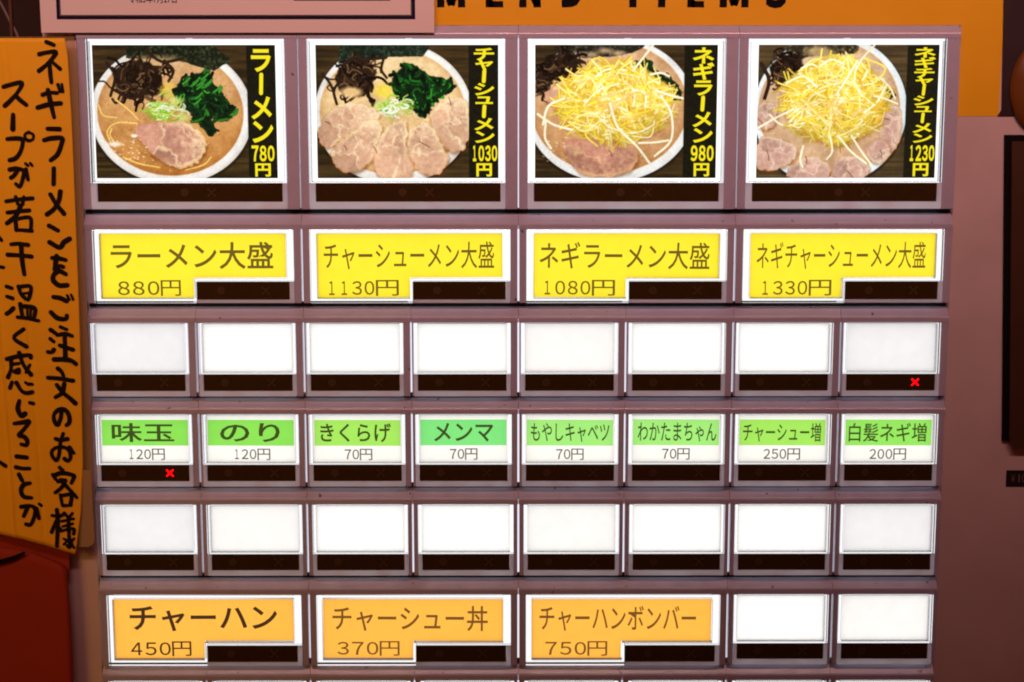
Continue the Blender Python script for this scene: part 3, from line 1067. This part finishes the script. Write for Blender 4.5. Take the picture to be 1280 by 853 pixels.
def picture_4():
    p = Paint(124, 800, 178, 682, 14)
    wood(p)
    p.c += 14
    bowl(p, 398, 426, 288, 284, (206, 222, 230))
    soup(p, 394, 420, 266, 256, (208, 178, 148), (186, 150, 118))
    m, d = p.polymask([(210, 165), (500, 165), (495, 215), (420, 214), (330, 220), (240, 240)], 5, 4)
    p.put(m, (54, 48, 34)); p.put(m * np.clip(p.noise(10, 3) * 2 - .9, 0, 1), (150, 136, 104))
    p.ell(350, 205, 50, 20, (206, 178, 130), 16, .7); p.ell(400, 235, 40, 20, (206, 178, 130), 16, .6)
    fungus(p, 235, 270, 82, 62, 40)
    p.strand([(135, 250), (165, 310), (150, 380)], 14, (60, 42, 34), (36, 26, 20))
    leafmass(p, [(560, 330), (600, 340), (640, 350), (625, 385), (590, 380)], 40, (20, 44, 30), [(20, 54, 34), (16, 38, 26)])
    for poly, fd in (([(590, 420), (640, 400), (670, 430), (666, 560), (610, 600), (580, 520)], (.3, -.6)),
                     ([(118, 400), (170, 380), (210, 440), (180, 500), (118, 490)], (0, -1)),
                     ([(118, 560), (160, 510), (250, 540), (290, 580), (240, 640), (160, 660), (118, 640)], (.3, -.5)),
                     ([(240, 650), (300, 600), (390, 610), (420, 690), (240, 690)], (.1, -1)),
                     ([(410, 620), (470, 590), (540, 610), (560, 660), (520, 690), (410, 690)], (.2, -.6)),
                     ([(530, 560), (590, 520), (640, 570), (600, 630), (550, 620)], (.2, .6))):
        pork(p, poly, (180, 144, 130), (214, 190, 170), fd)
    shreds(p, 412, 386, 214, 176, 560)
    for _ in range(14):
        x, y = 420 + p.rng.normal(0, 70), 400 + p.rng.normal(0, 45)
        p.strand([(x - 22, y + 5), (x, y - 4), (x + 22, y - 8)], 10, (236, 184, 136), (222, 184, 92), a=.5)
    for q in ([(490, 272), (512, 230), (556, 180)], [(130, 490), (200, 450), (260, 420)], [(170, 440), (200, 470), (220, 480)], [(480, 520), (520, 580), (560, 632)],
              [(400, 520), (410, 580), (390, 610)], [(300, 560), (290, 610), (300, 640)], [(430, 520), (480, 580), (540, 626)], [(580, 300), (620, 340), (640, 380)],
              [(560, 370), (600, 380), (650, 400)]):
        p.strand(q, 8, (246, 240, 214), (214, 196, 140))
    return finish(p, 680, (28, 26, 16))


def picture_card(b, rgb, K, shift):
    x0, x1, z0, z1 = K['card']
    x0, x1 = x0 + shift[0], x1 + shift[1]
    c = rgb / 255.0
    lin = np.where(c <= 0.04045, c / 12.92, ((c + 0.055) / 1.055) ** 2.4)
    nx, nz = PW, PH
    xs = np.linspace(x0, x1, nx + 1)
    zs = np.linspace(z1, z0, nz + 1)
    X, Z = np.meshgrid(xs, zs)
    v = np.stack([X, np.full_like(X, 1.5), Z], -1).reshape(-1, 3) * U
    i = np.arange(nx * nz)
    r, q = i // nx, i % nx
    a = r * (nx + 1) + q
    faces = np.stack([a, a + nx + 1, a + nx + 2, a + 1], 1)
    me = bpy.data.meshes.new('picture_card')
    me.vertices.add(len(v))
    me.vertices.foreach_set('co', v.astype(np.float32).ravel())
    me.loops.add(len(faces) * 4)
    me.loops.foreach_set('vertex_index', faces.astype(np.int32).ravel())
    me.polygons.add(len(faces))
    me.polygons.foreach_set('loop_start', (np.arange(len(faces)) * 4).astype(np.int32))
    me.update(calc_edges=True)
    at_ = me.attributes.new('print', 'FLOAT_COLOR', 'FACE')
    at_.data.foreach_set('color', np.concatenate([lin.reshape(-1, 3), np.ones((nx * nz, 1))], 1).astype(np.float32).ravel())
    me.materials.append(M['print'])
    return link('picture_card', me, b)


M['print'] = backlit('backlit_print', None)

# ------------------------------------------------------------------ row of picture buttons
PICS = [
    (0, picture_1, 'ラーメン', '780', 'picture button of ramen bowl with one pork slice, 780 yen', (310.5, 345.5), (180, 520), (0, 0)),
    (2, picture_2, 'チャーシューメン', '1030', 'picture button of bowl ringed with pork slices, 1030 yen', (0, 0), (0, 0), (0, 0)),
    (4, picture_3, 'ネギラーメン', '980', 'picture button of bowl under shredded leek, 980 yen', (0, 0), (0, 0), (0, 0)),
    (6, picture_4, 'ネギチャーシューメン', '1230', 'picture button of shredded leek bowl with pork around, 1230 yen', (0, 0), (0, 0), (0, 0)),
]
for col, fn, title, price, label, *_ in PICS:
    b = button(1, col, PIC, label)
    sh = {0: (-.6, -.75), 2: (.3, .1), 4: (.1, -.1), 6: (1.1, .3)}[col]
    picture_card(b, fn(), PIC, sh)
    x0, x1, z0, z1 = PIC['card']
    x0, x1 = x0 + sh[0], x1 + sh[1]
    sw = 8.6 if price != '780' else 8.8
    sx0 = x1 - sw
    ik = Ink()
    zt, zb = z1 - 0.8, z0 + 10.6
    small = 'ャュョ'
    wts = [0.72 if c in small else 1.0 for c in title]
    tot = sum(wts)
    zc = zt
    for c, wt in zip(title, wts):
        h = (zt - zb) * wt / tot
        cw = 6.9 if len(title) > 4 else 7.4
        cx = sx0 + sw / 2
        if c == 'ー':
            ik.stroke([(cx + .1, zc - h * .12), (cx - .1, zc - h * .9)], 1.15 if len(title) < 9 else .95)
        else:
            ex = 0.12 if c not in small else 0.35
            ik.em(c, cx - cw / 2, cx + cw / 2, zc - h * 1.06, zc + h * (0.06 if c not in small else 0.42), 0.028)
        zc -= h
    nw = 6.9 if len(price) == 3 else 7.7
    ik.digits(price, sx0 + sw / 2 - nw / 2 + .1, sx0 + sw / 2 + nw / 2 + .1, z0 + 5.1, z0 + 9.9, 0.034, 0.16)
    ik.fit('円', sx0 + sw / 2 - 2.4, sx0 + sw / 2 + 2.3, z0 + 0.5, z0 + 4.5, 0.03)
    ik.build('lettering', M['strip'], b, 1.42)

# ------------------------------------------------------------------ large text buttons
def crook(*obs):
    a, dx, dz = random.uniform(-.006, .006), random.uniform(-.12, .12), random.uniform(-.08, .08)
    for o in obs:
        o.rotation_euler.y = a
        o.location = (dx * U, 0, (dz + a * 15) * U)


def text_button(row, col, title, price, cardm, ink, label, tx=None, pw=None, bold=0.004):
    K = BIG[row]
    b = button(row, col, K, label)
    cc = card(b, K, cardm)
    ik = Ink()
    a, c = tx
    ik.fit(title, a, c, -12.4, -4.0, bold)
    a, c = pw
    ik.digits(price, a, a + (c - a) * .66, -20.3, -16.0, 0.009, 0.26)
    ik.fit('円', a + (c - a) * .68, c, -20.6, -15.7, 0.004)
    crook(cc, ik.build('lettering', M[ink], b, 1.42))
    return b


text_button(2, 0, 'ラーメン大盛', '880', 'yellow', 'ink_y', 'yellow button for large ramen, 880 yen', (5.2, 54.8), (7.0, 26.3), 0.014)
text_button(2, 2, 'チャーシューメン大盛', '1130', 'yellow', 'ink_y', 'yellow button for large pork ramen, 1130 yen', (4.2, 56.3), (5.0, 27.0), 0.006)
text_button(2, 4, 'ネギラーメン大盛', '1080', 'yellow', 'ink_y', 'yellow button for large leek ramen, 1080 yen', (4.0, 56.0), (5.0, 27.2), 0.008)
text_button(2, 6, 'ネギチャーシューメン大盛', '1330', 'yellow', 'ink_y', 'yellow button for large leek and pork ramen, 1330 yen', (4.3, 56.0), (5.7, 27.4), 0.004)
text_button(6, 0, 'チャーハン', '450', 'orange', 'ink_d', 'orange button for fried rice, 450 yen', (6.8, 53.5), (6.8, 26.0), 0.02)
text_button(6, 2, 'チャーシュー丼', '370', 'orange', 'ink_o', 'orange button for pork rice bowl, 370 yen', (4.8, 54.0), (6.2, 26.0), 0.01)
text_button(6, 4, 'チャーハンボンバー', '750', 'orange', 'ink_o', 'orange button for fried rice bomber, 750 yen', (4.4, 54.0), (6.3, 26.0), 0.008)

# ------------------------------------------------------------------ blank white buttons
DIM = {(3, 0): 'dim', (3, 7): 'dim', (5, 0): 'dim', (5, 7): 'dim', (5, 1): 'mid', (5, 4): 'mid', (3, 4): 'mid', (6, 7): 'mid'}  # cards whose colour carries a weaker backlight
for row, cols in ((3, range(8)), (5, range(8)), (6, (6, 7)), (7, range(8))):
    for c in cols:
        K = SMALL[row]
        b = button(row, c, K)
        card(b, K, DIM.get((row, c), 'white'))
        if (row, c) == (3, 7):
            link('sold_out_cross', K['cross'], b)
            b['label'] = 'blank white button with a red cross lit below it'

# ------------------------------------------------------------------ topping buttons, green band over a white price
TOP = [('味玉', '120', 'g0', 4.6, 24.0, 'seasoned egg'), ('のり', '120', 'g0', 5.4, 24.0, 'seaweed'), ('きくらげ', '70', 'g1', 3.4, 25.4, 'wood ear'),
       ('メンマ', '70', 'g2', 5.8, 24.3, 'bamboo shoots'), ('もやしキャベツ', '70', 'g3', 2.8, 27.2, 'bean sprouts and cabbage'),
       ('わかたまちゃん', '70', 'g3', 3.0, 27.5, 'seaweed and egg'), ('チャーシュー増', '250', 'g1', 2.7, 27.0, 'extra pork'),
       ('白髪ネギ増', '200', 'g4', 2.6, 26.8, 'extra shredded leek')]
for c, (title, price, gm, a, e, en) in enumerate(TOP):
    K = SMALL[4]
    b = button(4, c, K, 'green and white button for %s, %s yen' % (en, price))
    x0, x1, z0, z1 = K['card']
    x0, x1 = x0 + .05, x1 - .05
    xa, xb, za, zb = x0 + .35, x1 - .35, -10.25, -2.05
    vs = [(x, 1.5, z) for z in (z0, za, zb, z1) for x in (x0, xa, xb, x1)]
    fs = [[4 * k + i, 4 * k + i + 1, 4 * k + i + 5, 4 * k + i + 4] for k in range(3) for i in range(3) if (i, k) != (1, 1)]
    c1 = obj('name_card', vs, fs, M['paper'], b)
    c2 = obj('colour_band', [(xa, 1.5, za), (xb, 1.5, za), (xb, 1.5, zb), (xa, 1.5, zb)], [[0, 1, 2, 3]], M[gm], b)
    ik = Ink()
    ik.fit(title, a, e, -9.1, -3.05, 0.016 if len(title) < 5 else 0.008)
    c3 = ik.build('lettering', M['ink_g'], b, 1.40)
    ik = Ink()
    n = len(price)
    wd = 11.4 if n == 3 else 8.6
    mid = 15.2 if c < 3 else 15.0
    xa = mid - wd / 2
    cut = .62 if n == 3 else .52
    ik.digits(price, xa, xa + wd * cut, -14.55, -11.4, 0.008, 0.2)
    ik.fit('円', xa + wd * (cut + .03), xa + wd, -14.85, -11.2, 0.003)
    crook(c1, c2, c3, ik.build('price_lettering', M['ink_k'], b, 1.44))
    if c == 0:
        link('sold_out_cross', K['cross'], b)
        b['label'] = 'green and white seasoned egg button with a red cross lit below, 120 yen'

# ------------------------------------------------------------------ right side: black units, label plate, rounded cover
def px_poly(pts, Y):
    return [at(a, b_, Y) for a, b_ in pts]


bm = bmesh.new()
addpoly_y(bm, px_poly([(1256, -80), (1400, -80), (1400, 145), (1247, 145), (1252, 138)], FACE - 0.5), FACE - 0.5, FACE - 0.05)
bmobj('coin_panel', bm, M['dark'], mach)
bm = bmesh.new()
addpoly_y(bm, px_poly([(1256, 169), (1420, 169), (1420, 557), (1253, 551)], FACE - 1), FACE - 1.2, FACE - 0.05)
bill = bmobj('bill_unit', bm, M['black'], mach, bevel=0.25)
bm = bmesh.new()
addpoly_y(bm, px_poly([(1264, 177), (1410, 177), (1410, 560), (1266, 560), (1261, 548)], FACE - 2), FACE - 3.0, FACE - 1.0)
bmobj('faceplate', bm, M['unit'], bill, bevel=0.4)
xa, za = at(1258, 588, FACE)
xb, zb = at(1320, 608, FACE)
plate = rect_obj('label_plate', xa, xb, zb, za, FACE - 0.3, M['plate'], mach, 0.25)
ik = Ink()
for ch, a, e in (('¥', 1263.5, 1269), ('1', 1272.5, 1275), ('0', 1277, 1282), ('0', 1284, 1289), ('0', 1291, 1296)):
    xa, z0 = at(a, 603, FACE - 0.3)
    xb, z1 = at(e, 593, FACE - 0.3)
    ik.fit(ch, xa, xb, z0, z1, 0.0)
ik.build('lettering', M['dimtext'], plate, FACE - 0.36)
# rounded orange cover: a shallow dome with a seam groove
cx, cz = at(1312, 110, -4)
bm = bmesh.new()
NS, NR = 48, 10
prev = None
rx, rz, dep = 10.4, 14.2, 3.0
rings = []
for k in range(NR + 1):
    f = k / NR * math.pi / 2
    rr, yy = math.cos(f), FACE - 1 - dep * math.sin(f)
    if k == 3:
        rr *= 0.985
    rings.append([bm.verts.new((cx + rx * rr * math.cos(2 * math.pi * i / NS), yy, cz + rz * rr * math.sin(2 * math.pi * i / NS))) for i in range(NS)] if k < NR
                 else [bm.verts.new((cx, yy, cz))])
for k in range(NR - 1):
    for i in range(NS):
        bm.faces.new((rings[k][i], rings[k][(i + 1) % NS], rings[k + 1][(i + 1) % NS], rings[k + 1][i]))
for i in range(NS):
    bm.faces.new((rings[-2][i], rings[-2][(i + 1) % NS], rings[-1][0]))
capo = bmobj('rounded_cover', bm, M['cap'], mach, smooth=True)
capo['label'] = 'rounded orange cover at the right edge above the black bill unit'

# ================================================================== certificate paper over the header
cz_top = 175
poly = [at(52, 41, -1), at(543, 41, -1), (at(543, 41, -1)[0] + 0.2, cz_top), (at(52, 41, -1)[0] - 0.6, cz_top)]
bm = bmesh.new()
addpoly_y(bm, poly, -1.2, -0.9)
cert = bmobj('paper_certificate', bm, M['cert'])
tag(cert, 'white paper with thick navy border line taped above the first picture buttons', 'certificate')
xl, zl = at(71, 24.5, -1.2)
xr = at(519, 24.5, -1.2)[0]
ik = Ink()
t1 = 1.05
for x0, x1, z0, z1 in ((xl, xr, zl, zl + t1), (xl, xl + t1, zl + t1, 170), (xr - t1, xr, zl + t1, 170)):
    b = len(ik.v)
    ik.v += [(x0, z0), (x1, z0), (x1, z1), (x0, z1)]
    ik.f.append([b, b + 1, b + 2, b + 3])
g, t2 = 1.1, 0.2
for x0, x1, z0, z1 in ((xl + g, xr - g, zl + g, zl + g + t2), (xl + g, xl + g + t2, zl + g + t2, 170), (xr - g - t2, xr - g, zl + g + t2, 170)):
    b = len(ik.v)
    ik.v += [(x0, z0), (x1, z0), (x1, z1), (x0, z1)]
    ik.f.append([b, b + 1, b + 2, b + 3])
xa, za = at(367, 1.0, -1.2)
xb = at(488, 1.0, -1.2)[0]
b = len(ik.v)
ik.v += [(xa, za), (xb, za), (xb, za + .45), (xa, za + .45)]
ik.f.append([b, b + 1, b + 2, b + 3])
ik.build('border_print', M['navy'], cert, -1.24)
ik = Ink()
xa, za = at(161, 4.5, -1.2)
xb = at(221, 4.5, -1.2)[0]
ik.fit('令和5年7月27日', xa, xb, za, za + 2.9, 0.01)
ik.build('lettering', M['navy'], cert, -1.24)

# ================================================================== orange handwritten notice in a clear sleeve
PY = -3.0


def bow(x, z):
    """the sheet bellies a little and its lower corner lifts"""
    t = (x + 160) / 30
    return -1.0 * math.sin(max(0, min(1, t)) * math.pi) - 0.5 * math.sin((z - 20) / 38) - max(0, -(z + 20)) * 0.03 \
        - 0.35 * math.exp(-((x + 153.6 + z * 0.028) / 0.45) ** 2) + 0.2 * math.exp(-((x + 144.5 + z * 0.03) / 0.5) ** 2) \
        - 0.25 * math.exp(-((z - 8 - (x + 150) * .2) / 0.7) ** 2)


def sheet(right, top, bottom, n, mth):
    """grid of (x, z); right: pixel points of the right edge, bottom: pixel y as function of x"""
    ys = np.array([q[1] for q in right], float)
    xsr = np.array([q[0] for q in right], float)
    V, F = [], []
    for j in range(n + 1):
        for i in range(n + 1):
            u, v = i / n, j / n
            xr0 = np.interp(top + (bottom(right[-1][0]) - top) * v, ys, xsr)
            px = -70 + (xr0 + 70) * u
            py = top + (bottom(px) - top) * v
            V.append(at(px, py, PY))
    for j in range(n):
        for i in range(n):
            a = j * (n + 1) + i
            F.append([a, a + n + 1, a + n + 2, a + 1])
    return V, F


bcurve = lambda x: float(np.interp(x, [-70, -20, 0, 30, 60, 85, 97], [664, 665, 667.5, 673, 681, 689, 693]))
V, F = sheet([(81, 48), (85, 70), (90, 150), (94.5, 260), (99, 390), (101.5, 480), (103.5, 580), (101.5, 640), (95, 693)], 48, bcurve, 110, 0)
notice = obj('paper_notice', [(x, PY + bow(x, z), z) for x, z in V], F, M['notice'], smooth=True)
tag(notice, 'orange paper notice with black handwritten vertical Japanese, hung left of the buttons', 'notice')
so = notice.modifiers.new('thickness', 'SOLIDIFY')
so.thickness = 0.25 * U
so.offset = -1

Z = {1: (0, 40), 2: (0, 150), 3: (0, 260), 4: (0, 370), 5: (0, 480), 6: (0, 570)}
KZ = 130 / 853
HAND = [
    # right column
    (1, 36, (378, 82), (438, 108)), (1, 36, (322, 183), (380, 170), (455, 165), (430, 215), (380, 270), (320, 320)), (1, 36, (405, 245), (410, 330), (420, 415)), (1, 32, (430, 250), (490, 305)),
    (1, 34, (350, 515), (400, 498), (465, 500)), (1, 36, (310, 620), (400, 595), (495, 585)), (1, 36, (392, 475), (410, 560), (442, 700)), (1, 26, (472, 432), (490, 490)), (1, 26, (503, 430), (513, 492)),
    (2, 36, (390, 72), (485, 75)), (2, 38, (362, 165), (420, 150), (505, 150), (500, 200), (470, 280), (415, 330)),
    (2, 40, (440, 395), (438, 525)),
    (2, 38, (492, 585), (480, 660), (440, 730), (385, 772)), (2, 36, (412, 608), (460, 690), (522, 768)),
    (3, 36, (402, 143), (473, 183)), (3, 38, (405, 278), (485, 322), (520, 280), (565, 252)),
    (3, 36, (425, 408), (470, 410), (535, 425)), (3, 38, (462, 390), (455, 440), (445, 505)), (3, 32, (445, 505), (480, 472), (515, 482)), (3, 34, (490, 515), (535, 542)),
    (3, 40, (480, 510), (440, 545), (435, 590), (480, 632), (545, 632)),
    (3, 36, (435, 727), (490, 737), (540, 762)), (3, 22, (545, 715), (562, 750)), (3, 22, (577, 710), (593, 750)), (4, 36, (415, 130), (460, 175), (510, 188), (538, 182), (543, 160)),
    (4, 36, (412, 275), (455, 305)), (4, 32, (408, 347), (438, 373)), (4, 36, (388, 455), (420, 458), (438, 438)), (4, 32, (490, 252), (540, 273)), (4, 34, (465, 318), (530, 310), (585, 328)),
    (4, 34, (485, 403), (530, 420), (590, 440)), (4, 38, (440, 518), (530, 520), (580, 530), (615, 558)), (4, 36, (525, 325), (530, 510)),
    (4, 34, (470, 592), (500, 622), (515, 655)), (4, 38, (390, 667), (480, 675), (590, 695)), (4, 38, (520, 720), (505, 790), (450, 828)), (5, 36, (460, 5), (510, 70), (560, 112), (610, 160)),
    (5, 34, (498, 220), (490, 280), (465, 335), (440, 300), (438, 250), (470, 212), (520, 207), (555, 250), (562, 310), (538, 338)),
    (5, 36, (450, 447), (490, 460), (545, 450)), (5, 34, (512, 405), (490, 470), (480, 560), (460, 625), (430, 600), (418, 555), (450, 522), (510, 517), (555, 542), (570, 600), (548, 632), (522, 612)), (5, 32, (562, 518), (595, 568)),
    (6, 34, (482, 92), (508, 118)), (6, 34, (428, 150), (452, 188)), (6, 34, (435, 158), (500, 138), (592, 158), (595, 180), (578, 222)), (6, 34, (525, 205), (500, 255), (450, 296)), (6, 32, (470, 205), (540, 200), (490, 190)),
    (6, 32, (500, 205), (550, 260), (622, 340)), (6, 30, (490, 315), (507, 398)), (6, 30, (495, 322), (575, 318), (572, 398)), (6, 28, (510, 403), (578, 403)),
    (6, 30, (425, 482), (480, 490), (515, 475)), (6, 34, (462, 435), (472, 520), (466, 730)), (6, 28, (462, 515), (440, 570), (422, 618)), (6, 24, (480, 580), (508, 608)), (6, 24, (522, 462), (545, 490)),
    (6, 26, (588, 468), (560, 500)), (6, 26, (502, 530), (598, 512)), (6, 26, (512, 572), (590, 552)), (6, 26, (492, 610), (595, 592), (600, 635)), (6, 30, (555, 500), (562, 620)), (6, 28, (562, 640), (570, 740), (548, 728)),
    (6, 24, (520, 672), (545, 690), (522, 718)), (6, 24, (603, 672), (580, 700)), (6, 22, (572, 692), (603, 748)),
    # left column
    (1, 34, (30, 450), (90, 432), (182, 417), (150, 490), (100, 550), (42, 605)), (1, 34, (130, 522), (170, 560), (218, 598)), (1, 42, (110, 680), (108, 795)),
    (2, 34, (62, 155), (120, 150), (178, 155), (190, 185), (170, 260), (130, 312), (82, 328)), (2, 26, (240, 100), (275, 120), (272, 155), (240, 168), (210, 150), (210, 115), (240, 100)),
    (2, 34, (82, 405), (140, 397), (195, 415), (192, 470), (165, 545), (132, 522)), (2, 34, (150, 402), (120, 450), (92, 472)), (2, 30, (215, 402), (233, 488)), (2, 22, (212, 355), (233, 373)), (2, 24, (250, 352), (268, 373)),
    (2, 34, (52, 665), (150, 650), (268, 640)), (2, 32, (130, 628), (150, 688)), (2, 30, (198, 628), (186, 688)), (3, 34, (62, 35), (150, 25), (242, 17)), (2, 36, (170, 705), (140, 770), (110, 805), (58, 845)),
    (3, 34, (128, 90), (135, 178)), (3, 34, (132, 88), (248, 78), (255, 182)), (3, 32, (142, 176), (262, 184)),
    (3, 34, (92, 295), (150, 290), (232, 300)), (3, 36, (62, 380), (160, 385), (260, 395)), (3, 38, (175, 305), (182, 420), (200, 542)),
    (3, 32, (52, 640), (98, 655)), (3, 32, (55, 722), (103, 738)), (4, 36, (52, 143), (80, 125), (108, 97)), (3, 32, (152, 640), (172, 700), (210, 742)), (3, 32, (155, 642), (250, 640), (243, 720), (228, 750)), (3, 22, (180, 700), (238, 692)),
    (4, 32, (165, 62), (185, 170)), (4, 34, (172, 78), (282, 97), (278, 178)), (4, 22, (222, 92), (226, 170)), (4, 22, (252, 97), (250, 170)), (4, 34, (142, 170), (240, 182), (315, 200)),
    (4, 36, (192, 268), (112, 340), (215, 412)),
    (4, 34, (52, 515), (150, 490), (245, 482), (250, 502)), (4, 34, (88, 522), (86, 600), (62, 665)), (4, 34, (155, 462), (190, 560), (252, 642)), (4, 26, (242, 562), (212, 622)), (4, 26, (107, 555), (152, 550)), (4, 26, (112, 612), (155, 594), (150, 628), (112, 620)),
    (4, 36, (95, 705), (77, 752)), (4, 36, (132, 708), (170, 770), (210, 792), (262, 785)), (4, 28, (205, 705), (230, 722)), (4, 26, (237, 718), (262, 722)),
    (5, 38, (155, 135), (142, 200), (170, 258), (202, 240)), (5, 34, (240, 150), (270, 158)),
    (5, 36, (112, 322), (180, 312), (238, 302), (190, 370), (148, 418), (190, 428), (218, 460), (212, 498), (170, 492)),
    (5, 36, (130, 592), (215, 600)), (5, 36, (125, 680), (180, 690), (238, 690)),
    (6, 36, (150, 148), (178, 198)), (6, 36, (242, 218), (190, 232), (168, 280), (192, 328), (255, 338)),
    (6, 34, (170, 412), (240, 402), (285, 425), (280, 490), (250, 555), (212, 553)), (6, 34, (225, 412), (192, 488)), (6, 32, (300, 422), (318, 505)), (6, 26, (318, 387), (338, 403)),
    # a third column starts at the frame's left edge
    (3, 34, (-40, 200), (12, 262)), (3, 30, (-60, 470), (28, 485)), (5, 34, (-30, 630), (38, 672)),
]
ik = Ink()
rw = random.Random(7)
for zk, wd, *pts in HAND:
    ox, oy = Z[zk]
    P = [at(ox + a * KZ + 1.4, oy + e * KZ, PY) for a, e in pts]
    wmm = wd * KZ / 4.08 * 1.03
    ik.stroke(P, [wmm * rw.uniform(.86, 1.14) for _ in P])
lay = [0]
lo = ik.build('handwriting', M['marker'], notice, PY - 0.16, surf=bow)

V, F = sheet([(92, 46), (97, 100), (102, 270), (108, 420), (111, 500), (114, 600), (117.5, 676)], 46, lambda x: float(np.interp(x, [60, 100, 112, 118], [664, 684, 683, 676])), 24, 0)
V = [(x, z) for x, z in V]
sl = obj('clear_sleeve', [(x, PY + bow(x, z) + 0.9, z) for x, z in V], F, M['film'], notice, smooth=True)
# folded end of the sleeve, doubled and paler
pts = [(103, 588), (113.6, 588), (118, 676), (116, 681), (110, 684), (99, 684), (99, 640)]
bm = bmesh.new()
addpoly_y(bm, [at(a, b_, PY + 0.3) for a, b_ in pts], PY + 0.35, PY + 0.42)
bmobj('sleeve_fold', bm, M['tape'], notice)

# ================================================================== red sheet under the notice
def rx_edge(py):
    return float(np.interp(py, [640, 705, 760, 853, 1000], [84, 88.5, 90.5, 93.5, 97]))


V, F = [], []
n = 24
for j in range(n + 1):
    for i in range(n + 1):
        u, v = i / n, j / n
        px = -80 + (rx_edge(640 + 340 * v) + 80) * u
        tp = float(np.interp(px, [-80, 0, 40, 75, 90], [676, 683, 690, 704, 716]))
        py = tp + (980 - tp) * v
        x, z = at(px, py, -1)
        V.append((x, -1.6 - 0.5 * math.sin(u * 2.6) - 0.15 * math.sin(v * 9 + u * 3), z))
for j in range(n):
    for i in range(n):
        a = j * (n + 1) + i
        F.append([a, a + n + 1, a + n + 2, a + 1])
red = obj('red_sheet', V, F, M['red'], smooth=True)
tag(red, 'dark red sheet at bottom left, below the orange notice', 'sheet')
so = red.modifiers.new('thickness', 'SOLIDIFY')
so.thickness = 0.4 * U
so.offset = -1
bm = bmesh.new()
addpoly_y(bm, [at(a, b_, -0.4) for a, b_ in [(-80, 655), (40, 660), (86, 672), (87, 720), (60, 720), (-80, 700)]], -0.7, -0.3)
bmobj('upper_hem', bm, M['red'], red)
ik = Ink()
ik.stroke([at(-20, 707, -3.4), at(10, 700, -3.4), at(30, 691.5, -3.4)], [1.6, 1.5, 0.9])
ik.build('printed_stroke', M['black'], red, -3.35)

# ================================================================== cable in the dark corner
cv = []
pts = [(-6, -8), (4, 10), (12, 26), (20, 40), (26, 56)]
bm = bmesh.new()
rings = []
for a, e in pts:
    x, z = at(a, e, 20)
    rings.append([bm.verts.new((x + 0.5 * math.cos(q * math.pi / 4), 20 + 0.5 * math.sin(q * math.pi / 4), z)) for q in range(8)])
for r0, r1 in zip(rings, rings[1:]):
    for q in range(8):
        bm.faces.new((r0[q], r0[(q + 1) % 8], r1[(q + 1) % 8], r1[q]))
cb = bmobj('cable', bm, M['cable'], smooth=True)
tag(cb, 'thin grey cable hanging in the dark top left corner', 'cable')

bm = bmesh.new()
addbox(bm, -148.6, -147.8, 4, 5.5, 100, 200)  # narrow bar for the brown upright edge in the corner
cb = bmobj('edging', bm, M['edging'], bevel=0.3)
tag(cb, 'straight brown cord running up beside the certificate', 'edging')

bpy.data.objects.remove(_fo)
